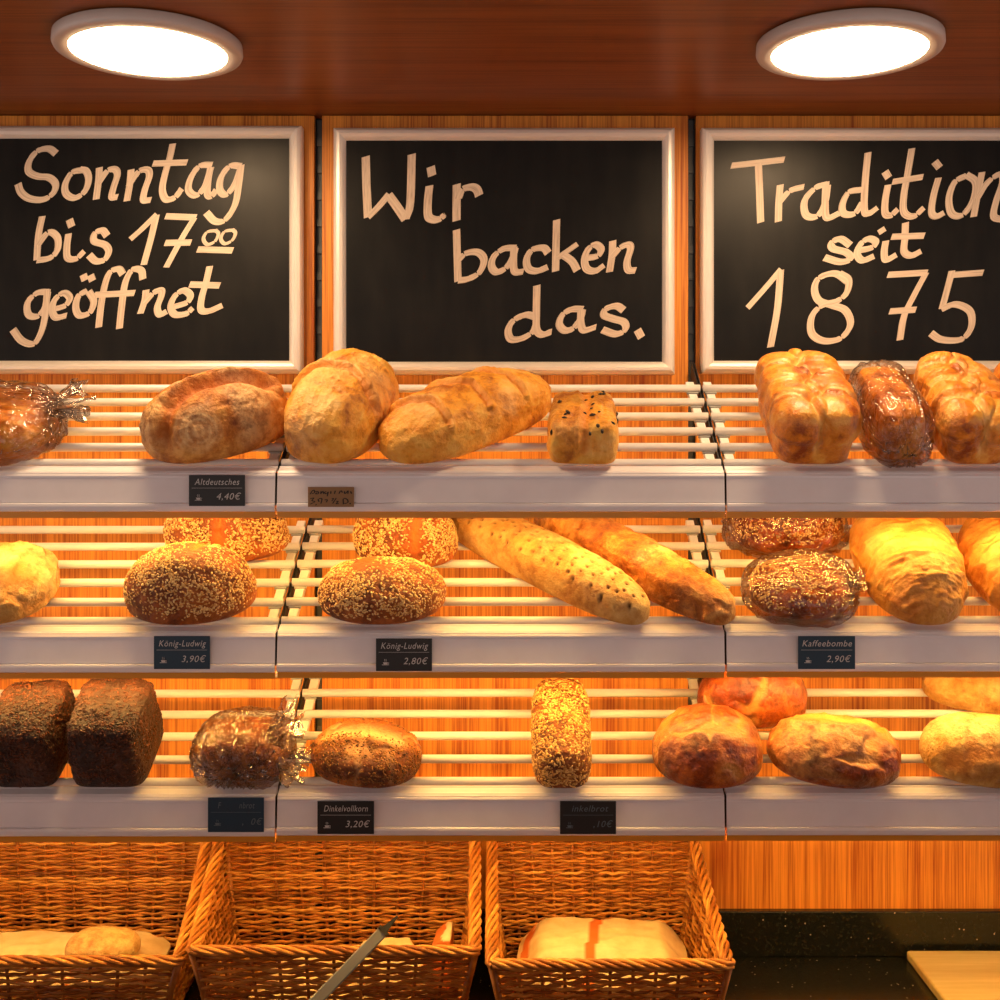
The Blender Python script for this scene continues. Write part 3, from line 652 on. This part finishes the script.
zig = lambda rows, dx, r_, a_: [((dx if (i % 2) else -dx), y, r_, a_) for i, y in enumerate(rows)]
BREADS = [
#TABLE
 {'name': 'wrapped_loaf', 's': 0, 'yaw': 0, 'L': 0.2, 'k': 2.5, 'mat': 'c_shiny', 'label': 'shiny brown loaf in a clear plastic bag at the left end of the top shelf', 'seed': 1, 'burnt': 0.6, 'bag': {'gather': (1, 0, 0.6), 'n': 6, 'reach': 0.08, 'dir': (12, 30, 26), 'tails': [(0.8, 0.1, 0.7, 1, 0.25, 0.12, 0.09, 0.05, 1.0)]}, 'N': 88, 'x': -0.9833, 'v': 0.076, 'W': 0.224, 'H': 0.0806},
 {'name': 'farmhouse_loaf', 's': 0, 'yaw': -58, 'L': 0.27, 'k': 2.3, 'mat': 'c_rustic', 'label': 'oval floury brown loaf with a long split and flour rings on the top shelf', 'seed': 2, 'flour': 0.7, 'rings': (0.8, -0.42, 0.55, 0.05), 'slash': [([(0.62, -0.86), (0.28, -0.66), (0.06, -0.25), (0.1, 0.25), (0.34, 0.66)], 0.014, 0.016, 0.012)], 'lump': 0.008, 'N': 88, 'x': -0.5647, 'v': 0.0611, 'W': 0.179, 'H': 0.1296},
 {'name': 'long_loaf', 's': 0, 'yaw': -12, 'L': 0.31, 'k': 2.6, 'mat': 'c_gold', 'label': 'tall golden oblong loaf with one curved split, left of the other oblong loaf', 'seed': 3, 'flour': 0.35, 'wr': [(30, 12, 20, 0.006)], 'slash': [([(-0.95, -0.15), (-0.4, 0.02), (0.3, -0.05), (0.9, -0.35)], 0.006, 0.006, 0.01)], 'lump': 0.01, 'N': 88, 'x': -0.341, 'v': 0.1065, 'W': 0.1741, 'H': 0.1334},
 {'name': 'long_loaf', 's': 0, 'yaw': -49, 'L': 0.375, 'k': 2.5, 'mat': 'c_gold', 'label': 'golden oblong loaf with several diagonal splits lying aslant in the middle of the top shelf', 'seed': 4, 'flour': 0.35, 'wr': [(24, 24, 20, 0.005)], 'slash': [([(-0.9, -0.75), (0, -0.45), (0.7, -0.5)], 0.006, 0.005, 0.008), ([(-0.9, -0.25), (0, 0.05), (0.7, 0)], 0.006, 0.005, 0.008), ([(-0.9, 0.3), (0, 0.5), (0.7, 0.45)], 0.006, 0.005, 0.008)], 'lump': 0.01, 'N': 88, 'x': -0.1083, 'v': 0.1016, 'W': 0.1669, 'H': 0.0968},
 {'name': 'fruit_tin_loaf', 's': 0, 'yaw': -2, 'L': 0.16, 'k': 6, 'mat': 'c_gold', 'label': 'small square tin loaf with dark seeds on top, right of the oblong loaves', 'seed': 5, 'base': 0.2, 'bot': 0.3, 'flour': 0.2, 'wr': [(50, 20, 20, 0.005)], 'bits': (22, 'pumpkin', 0.006), 'slash': [([(0.05, -0.95), (0.15, 0), (0.05, 0.9)], 0.009, 0.005, 0.004)], 'kz': 4, 'lump': 0.008, 'burnt': 0.5, 'x': 0.104, 'v': 0.0528, 'W': 0.1224, 'H': 0.079},
 {'name': 'plaited_tin_loaf', 's': 0, 'yaw': 0, 'L': 0.29, 'k': 5, 'mat': 'c_shiny', 'label': 'shiny golden plaited tin loaf, leftmost of the tin loaves on the top shelf', 'seed': 6, 'base': 0.3, 'bot': 0.3, 'kz': 3.4, 'taper': 0.12, 'burnt': 0.35, 'lobes': [(-0.5, -0.72, 0.05, 0.014), (0.5, -0.62, 0.05, 0.012), (-0.5, -0.28, 0.048, 0.014), (0.5, -0.15, 0.048, 0.014), (-0.5, 0.2, 0.048, 0.014), (0.5, 0.32, 0.048, 0.014), (-0.45, 0.7, 0.05, 0.014), (0.45, 0.78, 0.048, 0.014)], 'slash': [([(0, -0.95), (-0.22, -0.62), (0.22, -0.38), (-0.22, -0.1), (0.22, 0.15), (-0.22, 0.4), (0.2, 0.7), (0, 0.95)], 0.005, 0.008, 0.0), ([(-0.95, -0.45), (-0.2, -0.6)], 0.006, 0.006, 0), ([(0.95, -0.45), (0.2, -0.36)], 0.006, 0.006, 0), ([(-0.95, 0.0), (-0.2, -0.1)], 0.006, 0.006, 0), ([(0.95, 0.05), (0.2, 0.16)], 0.006, 0.006, 0), ([(-0.95, 0.5), (-0.2, 0.4)], 0.006, 0.006, 0)], 'lump': 0.006, 'N': 88, 'rough': 0.003, 'x': 0.5144, 'v': 0.0935, 'W': 0.1547, 'H': 0.1094},
 {'name': 'wrapped_tin_loaf', 's': 0, 'yaw': 0, 'L': 0.25, 'k': 4.2, 'mat': 'c_shiny', 'label': 'golden tin loaf in shiny clear plastic between two plaited tin loaves', 'seed': 7, 'base': 0.3, 'bot': 0.3, 'kz': 3, 'taper': 0.08, 'lump': 0.014, 'bag': {'gather': (0.1, -1, 0.2), 'n': 14, 'reach': 0.09, 'dir': (34, 10, 16)}, 'N': 88, 'x': 0.6693, 'v': 0.0953, 'W': 0.0908, 'H': 0.0993},
 {'name': 'plaited_tin_loaf', 's': 0, 'yaw': 0, 'L': 0.29, 'k': 5, 'mat': 'c_shiny', 'label': 'golden plaited tin loaf cut by the right edge of the photo on the top shelf', 'seed': 8, 'base': 0.3, 'bot': 0.3, 'kz': 3.2, 'taper': 0.12, 'flour': 0.3, 'lobes': [(-0.5, -0.6, 0.052, 0.014), (0.5, -0.72, 0.05, 0.014), (-0.5, -0.1, 0.05, 0.014), (0.5, -0.22, 0.05, 0.014), (-0.5, 0.4, 0.05, 0.014), (0.5, 0.28, 0.05, 0.014), (0, 0.8, 0.05, 0.014)], 'slash': [([(0, -0.95), (-0.22, -0.62), (0.22, -0.38), (-0.22, -0.1), (0.22, 0.15), (-0.22, 0.4), (0.2, 0.7), (0, 0.95)], 0.005, 0.008, 0.0), ([(-0.95, -0.45), (-0.2, -0.6)], 0.006, 0.006, 0), ([(0.95, -0.45), (0.2, -0.36)], 0.006, 0.006, 0), ([(-0.95, 0.0), (-0.2, -0.1)], 0.006, 0.006, 0), ([(0.95, 0.05), (0.2, 0.16)], 0.006, 0.006, 0), ([(-0.95, 0.5), (-0.2, 0.4)], 0.006, 0.006, 0)], 'wr': [(26, 14, 20, 0.007)], 'lump': 0.008, 'N': 88, 'x': 0.8035, 'v': 0.0932, 'W': 0.1297, 'H': 0.1049},
 {'name': 'plaited_tin_loaf', 's': 0, 'yaw': 0, 'L': 0.29, 'k': 5, 'mat': 'c_shiny', 'label': 'plaited tin loaf at the right edge, only its back corner showing on the top shelf', 'seed': 9, 'base': 0.3, 'bot': 0.3, 'kz': 3.4, 'taper': 0.12, 'burnt': 0.35, 'lobes': [(-0.5, -0.6, 0.052, 0.014), (0.5, -0.72, 0.05, 0.014), (-0.5, -0.1, 0.05, 0.014), (0.5, -0.22, 0.05, 0.014), (-0.5, 0.4, 0.05, 0.014), (0.5, 0.28, 0.05, 0.014)], 'lump': 0.006, 'x': 0.9732, 'v': 0.0935, 'W': 0.1787, 'H': 0.1047},
 {'name': 'crusty_loaf', 's': 1, 'yaw': 0, 'L': 0.2, 'k': 2.3, 'mat': 'c_pale', 'label': 'pale floury crusty loaf at the left end of the middle shelf', 'seed': 11, 'flour': 0.7, 'crack': (14, 0.005), 'wr': [(14, 20, 16, 0.008)], 'N': 88, 'x': -0.9655, 'v': 0.058, 'W': 0.2068, 'H': 0.0872},
 {'name': 'sesame_loaf', 's': 1, 'yaw': 5, 'L': 0.155, 'k': 2.15, 'mat': 'c_sesame', 'label': 'round sesame loaf in front of another above the König-Ludwig 3,90€ tag', 'base': 0.27, 'seed': 12, 'seeds': (3200, 'sesame', 0.0027, 0.13, (1, 0.62, 0.4)), 'slash': [([(0.15, 0.1), (0.25, 0.5), (0.3, 0.8)], 0.01, 0.005, 0.0)], 'bare': [([(0.15, 0.05), (0.25, 0.5), (0.3, 0.8)], 0.018)], 'group': 'round sesame loaves', 'x': -0.608, 'v': 0.0351, 'W': 0.2338, 'H': 0.1195},
 {'name': 'sesame_loaf', 's': 1, 'yaw': 0, 'L': 0.13, 'k': 2.15, 'mat': 'c_sesame', 'label': 'round sesame loaf with a bare middle split, behind the leftmost sesame loaf', 'base': 0.27, 'seed': 13, 'seeds': (3200, 'sesame', 0.0027, 0.1, (1, 0.62, 0.4)), 'slash': [([(0, -0.95), (0.05, 0), (0, 0.9)], 0.01, 0.006, 0.0)], 'bare': [([(0, -0.95), (0.05, 0), (0, 0.9)], 0.017)], 'group': 'round sesame loaves', 'x': -0.5829, 'v': 0.221, 'W': 0.2397, 'H': 0.1162},
 {'name': 'sesame_loaf', 's': 1, 'yaw': 0, 'L': 0.15, 'k': 2.15, 'mat': 'c_sesame', 'label': 'darker round sesame loaf in front above the König-Ludwig 2,80€ tag', 'base': 0.27, 'seed': 14, 'seeds': (2500, 'sesame', 0.0027, 0.16, (1, 0.62, 0.4)), 'bare': [([(-0.35, 0.0), (-0.2, 0.5)], 0.02)], 'group': 'round sesame loaves', 'x': -0.2618, 'v': 0.037, 'W': 0.2286, 'H': 0.0846},
 {'name': 'sesame_loaf', 's': 1, 'yaw': -8, 'L': 0.13, 'k': 2.15, 'mat': 'c_sesame', 'label': 'round sesame loaf lying behind the one above the König-Ludwig 2,80€ tag', 'base': 0.27, 'seed': 15, 'seeds': (3000, 'sesame', 0.0027, 0.1, (1, 0.62, 0.4)), 'slash': [([(0.3, -0.9), (0.35, 0), (0.3, 0.9)], 0.009, 0.006, 0.0)], 'bare': [([(0.3, -0.9), (0.35, 0), (0.3, 0.9)], 0.014)], 'group': 'round sesame loaves', 'x': -0.232, 'v': 0.201, 'W': 0.2025, 'H': 0.1236},
 {'name': 'long_bread', 's': 1, 'yaw': 47, 'L': 0.5, 'k': 2.7, 'mat': 'c_pale', 'label': 'long pale bread dotted with small holes lying aslant on the middle shelf', 'seed': 16, 'dots': 1, 'flour': 0.35, 'lump': 0.006, 'W': 0.105, 'H': 0.08, 'N': 130, 'rough': 0.002, 'x': 0.03, 'v': 0.1394},
 {'name': 'long_bread', 's': 1, 'yaw': 45, 'L': 0.48, 'k': 2.7, 'mat': 'c_rustic', 'label': 'long dark crusty bread lying aslant right of the dotted one', 'seed': 17, 'flour': 0.5, 'wr': [(20, 10, 20, 0.006)], 'crack': (16, 0.005), 'lump': 0.008, 'W': 0.1, 'H': 0.08, 'N': 88, 'burnt': 0.4, 'x': 0.1938, 'v': 0.1374},
 {'name': 'wrapped_sesame_loaf', 's': 1, 'yaw': 0, 'L': 0.13, 'k': 2.2, 'mat': 'c_brown', 'label': 'shiny sesame loaf in plastic behind the other wrapped sesame loaf', 'base': 0.28, 'seed': 18, 'seeds': (1500, 'sesame', 0.0027, 0.25, (1, 0.62, 0.4)), 'bag': {'gather': (-1, 0, 0.6), 'n': 6, 'reach': 0.07, 'dir': (26, 26, 20), 'tails': [(-0.9, 0, 0.75, -1, 0, 0.5, 0.035, 0.022, 2.0)]}, 'group': 'sesame loaves in plastic', 'x': 0.5127, 'v': 0.2502, 'W': 0.2154, 'H': 0.1017},
 {'name': 'wrapped_sesame_loaf', 's': 1, 'yaw': 0, 'L': 0.155, 'k': 2.3, 'mat': 'c_brown', 'label': 'shiny sesame loaf in clear plastic above the Kaffeebombe tag', 'seed': 19, 'seeds': (1500, 'sesame', 0.0027, 0.3, (1, 0.62, 0.4)), 'bag': {'gather': (1, -0.2, 0.5), 'n': 8, 'reach': 0.1, 'dir': (12, 30, 26), 'tails': [(0.9, -0.2, 0.62, 1, -0.1, 0.45, 0.035, 0.022, 4.0)]}, 'group': 'sesame loaves in plastic', 'x': 0.5008, 'v': 0.0555, 'W': 0.18, 'H': 0.0674},
 {'name': 'folded_loaf', 's': 1, 'yaw': 0, 'L': 0.32, 'k': 2.3, 'mat': 'c_fold', 'label': 'large pale golden loaf with deep folds right of the wrapped sesame loaves', 'seed': 20, 'base': 0.22, 'wr': [(9, 34, 14, 0.016), (24, 80, 30, 0.008)], 'lump': 0.01, 'N': 88, 'x': 0.7154, 'v': 0.118, 'W': 0.1848, 'H': 0.1127},
 {'name': 'folded_loaf', 's': 1, 'yaw': 0, 'L': 0.32, 'k': 2.3, 'mat': 'c_fold', 'label': 'large pale golden folded loaf cut by the right edge on the middle shelf', 'seed': 21, 'base': 0.22, 'wr': [(9, 30, 14, 0.016), (24, 80, 30, 0.008)], 'lump': 0.01, 'N': 88, 'x': 0.9263, 'v': 0.119, 'W': 0.2, 'H': 0.1059},
 {'name': 'grain_tin_loaf', 's': 2, 'yaw': 0, 'L': 0.17, 'k': 5.5, 'mat': 'c_dark', 'label': 'dark grain tin loaf at the left edge, leftmost of the three', 'seed': 31, 'base': 0.34, 'bot': 0.15, 'kz': 2.2, 'taper': 0.06, 'lump': 0.018, 'N': 88, 'seeds': (2300, 'darkflake', 0.0036, 0.02, (1, 0.45, 0.3)), 'group': 'dark grain tin loaves', 'x': -1.0543, 'v': 0.0479, 'W': 0.128, 'H': 0.1243},
 {'name': 'grain_tin_loaf', 's': 2, 'yaw': 0, 'L': 0.17, 'k': 5.5, 'mat': 'c_dark', 'label': 'dark grain tin loaf, middle one of the three on the bottom shelf', 'seed': 32, 'base': 0.34, 'bot': 0.15, 'kz': 2.2, 'taper': 0.06, 'lump': 0.018, 'N': 88, 'seeds': (2300, 'darkflake', 0.0036, 0.02, (1, 0.45, 0.3)), 'group': 'dark grain tin loaves', 'x': -0.8966, 'v': 0.0479, 'W': 0.1284, 'H': 0.1269},
 {'name': 'grain_tin_loaf', 's': 2, 'yaw': 0, 'L': 0.17, 'k': 5.5, 'mat': 'c_dark', 'label': 'dark grain tin loaf, rightmost of the three on the bottom shelf', 'seed': 33, 'base': 0.34, 'bot': 0.15, 'kz': 2.2, 'taper': 0.06, 'lump': 0.018, 'N': 88, 'seeds': (2300, 'darkflake', 0.0036, 0.02, (1, 0.45, 0.3)), 'group': 'dark grain tin loaves', 'x': -0.7447, 'v': 0.0479, 'W': 0.1418, 'H': 0.1345},
 {'name': 'wrapped_dark_loaf', 's': 2, 'yaw': 0, 'L': 0.12, 'k': 3.2, 'mat': 'c_seeded', 'label': 'small dark loaf in clear plastic with a gathered bag end on the bottom shelf', 'seed': 34, 'base': 0.3, 'bot': 0.3, 'bag': {'gather': (-0.15, -1, 0.55), 'n': 16, 'reach': 0.12, 'dir': (20, 20, 14), 'tails': [(0.55, -0.2, 0.85, 0.8, 0.0, 0.8, 0.08, 0.045, 3.0), (0.88, -0.65, 0.5, 1, -0.35, 0.1, 0.06, 0.036, 5.0)]}, 'N': 88, 'x': -0.5103, 'v': 0.044, 'W': 0.1512, 'H': 0.0717},
 {'name': 'seeded_loaf', 's': 2, 'yaw': 82, 'L': 0.1989, 'k': 2.4, 'mat': 'c_seeded', 'label': 'oval dark seeded loaf above the Dinkelvollkorn tag', 'seed': 35, 'seeds': (1500, 'mixseed', 0.0024, 0.1, (1, 0.6, 0.4)), 'slash': [([(0.0, -0.6), (0.1, 0), (0.0, 0.7)], 0.014, 0.003, 0.003)], 'bare': [([(0.35, -0.8), (0.3, 0), (0.35, 0.8)], 0.022)], 'crack': (16, 0.003), 'N': 88, 'x': -0.2889, 'v': 0.0348, 'W': 0.14, 'H': 0.0686},
 {'name': 'oat_loaf', 's': 2, 'yaw': 0, 'L': 0.235, 'k': 4.0, 'mat': 'c_seeded', 'label': 'narrow tin loaf fully coated in oat flakes standing alone on the bottom shelf', 'seed': 36, 'base': 0.35, 'bot': 0.3, 'kz': 3, 'lump': 0.005, 'seeds': (2600, 'oatflake', 0.0036, 0.04, (1, 0.5, 0.3)), 'x': 0.0647, 'v': 0.0815, 'W': 0.107, 'H': 0.0857},
 {'name': 'round_brown_loaf', 's': 2, 'yaw': 0, 'L': 0.165, 'k': 2.25, 'mat': 'c_brown', 'label': 'shiny round dark brown loaf in front, right of the oat loaf', 'base': 0.28, 'seed': 37, 'crack': (10, 0.003), 'lump': 0.016, 'flour': 0.12, 'x': 0.3302, 'v': 0.0425, 'W': 0.1999, 'H': 0.0974},
 {'name': 'round_brown_loaf', 's': 2, 'yaw': 0, 'L': 0.13, 'k': 2.2, 'mat': 'c_brown', 'label': 'shiny round brown loaf lying behind the two round front loaves', 'base': 0.28, 'seed': 38, 'crack': (12, 0.003), 'flour': 0.12, 'x': 0.4351, 'v': 0.1808, 'W': 0.2082, 'H': 0.1168},
 {'name': 'crusty_brown_loaf', 's': 2, 'yaw': 80, 'L': 0.2349, 'k': 2.3, 'mat': 'c_brown', 'label': 'wide reddish brown crusty loaf with a torn top on the bottom shelf', 'seed': 39, 'crack': (11, 0.007), 'wr': [(18, 18, 16, 0.01)], 'lump': 0.018, 'flour': 0.35, 'slash': [([(0.5, -0.5), (0.4, 0.1), (0.55, 0.6)], 0.02, 0.004, 0.006)], 'N': 88, 'x': 0.5602, 'v': 0.038, 'W': 0.15, 'H': 0.0824},
 {'name': 'pale_loaf', 's': 2, 'yaw': 82, 'L': 0.2273, 'k': 2.3, 'mat': 'c_pale', 'label': 'pale floury loaf with a browned cracked side at the right end of the bottom shelf', 'seed': 40, 'flour': 0.7, 'slash': [([(-0.8, -0.9), (-0.75, 0), (-0.85, 0.9)], 0.01, 0.004, 0.003)], 'N': 88, 'x': 0.8329, 'v': 0.0335, 'W': 0.145, 'H': 0.0929},
 {'name': 'pale_loaf', 's': 2, 'yaw': 82, 'L': 0.2353, 'k': 2.3, 'mat': 'c_pale', 'label': 'pale loaf with fine grooves behind the pale floury loaf at right', 'seed': 41, 'flour': 0.3, 'wr': [(60, 6, 30, 0.005)], 'x': 0.8965, 'v': 0.2173, 'W': 0.11, 'H': 0.0683},
]
for sp in BREADS: make_bread(sp)

# ------------------------------------------------------------------ wicker baskets
def basket(x0f, x1f, x0b, x1b, yf, yb, zf, zb, label, seed):
    rg = random.Random(seed); zb0 = COUNTER+.001
    r = empty('wicker_basket', ((x0f+x1f)/2, (yf+yb)/2, zb0), label=label, cat='basket', group='wicker baskets on the worktop')
    ox, oy, oz = r.location; tp = .87    # floor is slightly smaller than the mouth
    def corner(ix, iy, h):      # h 0..1 of the side heights, world coordinates
        x = (x0f, x1f)[ix] if iy == 0 else (x0b, x1b)[ix]; y = (yf, yb)[iy]
        cx, cy = (x0f+x1f)/2, (yf+yb)/2; s = tp+(1-tp)*min(1, h)
        return Vector((cx+(x-cx)*s - ox, cy+(y-cy)*(s if iy == 0 else 1) - oy, 0))
    pitch = .0060; rr = .0029
    def panel(name, ca, cb, ztopf, stakes_n, out):
        m = MB(); nrow = int((max(ztopf(0), ztopf(1))-zb0)/pitch); step = 6
        for j in range(nrow):
            z = zb0+.006+j*pitch; h = (z-zb0)/(zf-zb0)*.5 + 0; pts = []; tn = rg.random(); dz = rg.uniform(-.0006, .0006)
            amp = .0046*(1 if j % 2 else -1)
            if j == int(nrow*.55): amp = 0
            n = stakes_n*step
            for i in range(n+1):
                u = i/n
                if z > ztopf(u)-.004:
                    if len(pts) > 3: m.tube(pts, rr*(.9+.25*tn), 6, tn)
                    pts = []; continue
                A = ca(min(1, (z-zb0)/.2)); B = cb(min(1, (z-zb0)/.2)); p = A.lerp(B, u); dirv = (B-A).normalized(); nv = Vector((dirv.y, -dirv.x, 0))
                w = math.cos(math.pi*(u*stakes_n-.5+.5))*amp
                q = p+nv*w; pts.append((q.x, q.y, z-oz+dz+.0012*math.sin(i*1.7+j)+.0008*math.sin(i*.4+j*2.1)))
            if len(pts) > 3: m.tube(pts, rr*(.9+.25*tn), 6, tn)
        for i in range(stakes_n+1):
            u = i/stakes_n; zt = ztopf(u)-.002
            pts = [(lambda p: (p.x, p.y, z-oz))(ca(min(1, (z-zb0)/.2)).lerp(cb(min(1, (z-zb0)/.2)), u)) for z in np.linspace(zb0+.003, zt, 6)]
            m.tube(pts, .0032, 6, rg.random()*.5)
        m.build(name, M['wicker'], r, smooth=True)
    c = lambda ix, iy: (lambda h: corner(ix, iy, h))
    slope = lambda u: zf+(zb-zf)*(u**1.25)
    panel('front_wall', c(0, 0), c(1, 0), lambda u: zf, 10, -1)
    panel('back_wall', c(0, 1), c(1, 1), lambda u: zb, 10, 1)
    panel('side_wall', c(0, 0), c(0, 1), slope, 7, -1)
    panel('side_wall', c(1, 0), c(1, 1), slope, 7, 1)
    m = MB()
    for k in range(26):      # woven floor
        u = k/25; A = corner(0, 0, 0).lerp(corner(0, 1, 0), u); B = corner(1, 0, 0).lerp(corner(1, 1, 0), u)
        m.tube([(p.x, p.y, zb0+.006-oz+.003*math.sin(t*60+k*math.pi)) for t in np.linspace(0, 1, 40) for p in (A.lerp(B, t),)], .005, 6, rg.random())
    m.build('base', M['wicker'], r, smooth=True)
    # plaited rim: three strands twisting round the edge path
    loop = []
    def seg(p, q, za, zc, n, pw):
        for i in range(n):
            u = i/n; v = p.lerp(q, u); loop.append(Vector((v.x, v.y, za+(zc-za)*(u**pw if pw > 0 else 1-(1-u)**(-pw))-oz)))
    C00, C10, C11, C01 = corner(0, 0, 1), corner(1, 0, 1), corner(1, 1, 1), corner(0, 1, 1)
    seg(C00, C10, zf, zf, 40, 1); seg(C10, C11, zf, zb, 34, 1.25); seg(C11, C01, zb, zb, 40, 1); seg(C01, C00, zb, zf, 34, -1.25)
    m = MB(); n = len(loop); turns = 13
    for s_ in range(5):
        pts = []
        for i in range(n*3+1):
            fi = (i/3) % n; a = loop[int(fi)]; b_ = loop[(int(fi)+1) % n]; p = a.lerp(b_, fi-int(fi)); t = (b_-a).normalized()
            e1 = t.cross(Vector((0, 0, 1))).normalized(); e2 = t.cross(e1); ph = 2*math.pi*(turns*i/(n*3) + s_/5)
            pts.append(p+(e1*math.cos(ph)+e2*math.sin(ph)*.7)*.0090)
        m.tube(pts, .0040, 6, .20+.16*s_, caps=False)
    m.build('rim', M['wicker'], r, smooth=True)
    for cc, zt in ((C00, zf), (C10, zf), (C11, zb), (C01, zb)):
        ix = 0 if cc.x < 0 else 1; iy = 0 if cc.y < 0 else 1
        a = corner(ix, iy, 0); m = MB(); m.tube([(a.x, a.y, zb0-oz+.002), ((a.x+cc.x)/2, (a.y+cc.y)/2, (zb0+.1)-oz), (cc.x, cc.y, zt-oz-.006)], .0065, 8, .3)
        m.build('corner_post', M['wicker'], r, smooth=True)
    return r
XF = lambda px, Y: (px-VX)/F*Y
basket(XF(-112, 2.2), XF(178, 2.2), XF(-66, 2.57), XF(212, 2.57), 2.20, 2.57, 1.004, 1.145, 'left wicker basket holding a rolled paper bag and a pale bun', 1)
basket(XF(192, 2.2), XF(475, 2.2), XF(224, 2.57), XF(475, 2.57), 2.20, 2.57, 1.022, 1.150, 'middle wicker basket, nearly empty, with a grey utensil leaning over its rim', 2)
basket(XF(492, 2.15), XF(729, 2.15), XF(492, 2.57), XF(692, 2.57), 2.15, 2.57, 1.018, 1.118, 'right wicker basket holding cream paper bags with an orange stripe', 3)

# paper bags, bun and utensil
def paper_bag(x, y, z, L, W, H, yaw, label, stripes, seed, rx=0, ry=0, group='folded paper bags in the baskets'):
    Q, Fc = cube_grid(40); V = base_shape(Q, L, W, H, 5, .45, .7); Nn = normals(V, Fc)
    e = np.clip(1-(np.maximum(np.abs(V[:, 0])/(W/2), np.abs(V[:, 1])/(L/2))), 0, 1)
    V[:, 2] = V[:, 2]*(.30+.70*sstep(0, .35, e)); V += Nn*((ridge(V*np.array([14, 14, 30]), seed, 3)-.6)*.014*sstep(.15, .5, V[:, 2]/H))[:, None]
    V[:, 2] = np.maximum(V[:, 2], .0003)
    st = np.zeros(len(V))
    for (p, w_) in stripes: st = np.maximum(st, (np.abs(V[:, 0]/(W/2)-p-.05*V[:, 1]/(L/2)) < w_)*1.0)
    o = mesh_obj('paper_bag', V, Fc, M['paper'], None, True, {'stripe': st}, label=label, cat='paper bag', group=group)
    o.matrix_world = Matrix.Translation((x, y, z)) @ Matrix.Rotation(math.radians(ry), 4, 'Y') @ Matrix.Rotation(math.radians(rx), 4, 'X') @ Matrix.Rotation(math.radians(yaw), 4, 'Z')
    return o
zc = COUNTER+.0185
#BASKETSTUFF
paper_bag(.147, 2.372, zc, .29, .33, .058, 2, 'flat cream paper bag under the striped one in the right basket', [], 4)
paper_bag(.147, 2.372, zc+.063, .26, .33, .055, -4, 'crumpled cream paper bag with an orange stripe on top in the right basket', [(-.10, .06), (-.90, .05)], 8)
paper_bag(-.90, 2.38, zc, .24, .42, .060, 2, 'thick cream paper bag lying flat under the bun in the left basket', [], 12)
paper_bag(-.90, 2.37, zc+.065, .22, .40, .034, 2, 'cream paper bag with brown print under the bun in the left basket', [(.30, .02), (.45, .012)], 15)
Q, Fc = cube_grid(36); V = base_shape(Q, .11, .135, .048, 2.3); V += normals(V, Fc)*((fbm(V*30, 3, 3)-.5)*.004)[:, None]
z0 = np.zeros(len(V)); o = mesh_obj('pale_bun', V, Fc, M['c_pale'], None, True, {'cut': z0, 'flour': z0+.5, 'burn': z0}, label='pale smooth oval bun lying on paper in the left basket', cat='bread')
o.location = (XF(104, 2.33), 2.325, zc+.100)
paper_bag(-.36, 2.37, zc, .22, .34, .055, 3, 'flat brownish paper bag lying in the middle basket', [], 21)
paper_bag(-.262, 2.35, zc+.056, .13, .13, .048, 12, 'small folded paper bag on the flat one, behind the grey utensil in the middle basket', [], 27)
paper_bag(-.142, 2.385, zc+.065, .10, .130, .034, 0, 'narrow cream paper bag with orange stripe standing in the right corner of the middle basket', [(0.0, .9)], 24, ry=-90)
# leaning utensil
P0 = Vector((XF(232, 2.05), 2.05, COUNTER+.008)); P1 = Vector((XF(393, 2.215), 2.215, CZ-(921-VY)/F*2.215)); D = (P1-P0).normalized(); Ln = (P1-P0).length
r = empty('serving_utensil', P0, label='long grey utensil with a dark tip leaning on the rim of the middle basket', cat='utensil')
side = D.cross(Vector((0, -1, .4)).normalized()).normalized(); nrm = side.cross(D)
def flat(name, a, b_, w0, w1, th, mat, lab=None):
    V = []
    for t, w_ in ((a, w0), ((a+b_)/2, (w0+w1)/2), (b_, w1)):
        for sx, sy in ((-1, -.4), (-.8, -1), (.8, -1), (1, -.4), (1, .4), (.8, 1), (-.8, 1), (-1, .4)):
            V.append(D*(t*Ln)+side*sx*w_/2+nrm*sy*th/2)
    Fc = [(j*8+k, j*8+(k+1) % 8, (j+1)*8+(k+1) % 8, (j+1)*8+k) for j in range(2) for k in range(8)] + [tuple(range(8))[::-1], tuple(range(16, 24))]
    mesh_obj(name, [v[:] for v in V], Fc, mat, r, False, label=lab)
flat('handle', .0, .93, .021, .0205, .008, M['steel'])
flat('collar', .925, .945, .023, .022, .010, M['dark'])
flat('tip', .94, 1.03, .013, .004, .005, M['dark'], 'dark narrow tip')
bpy.context.view_layer.update()
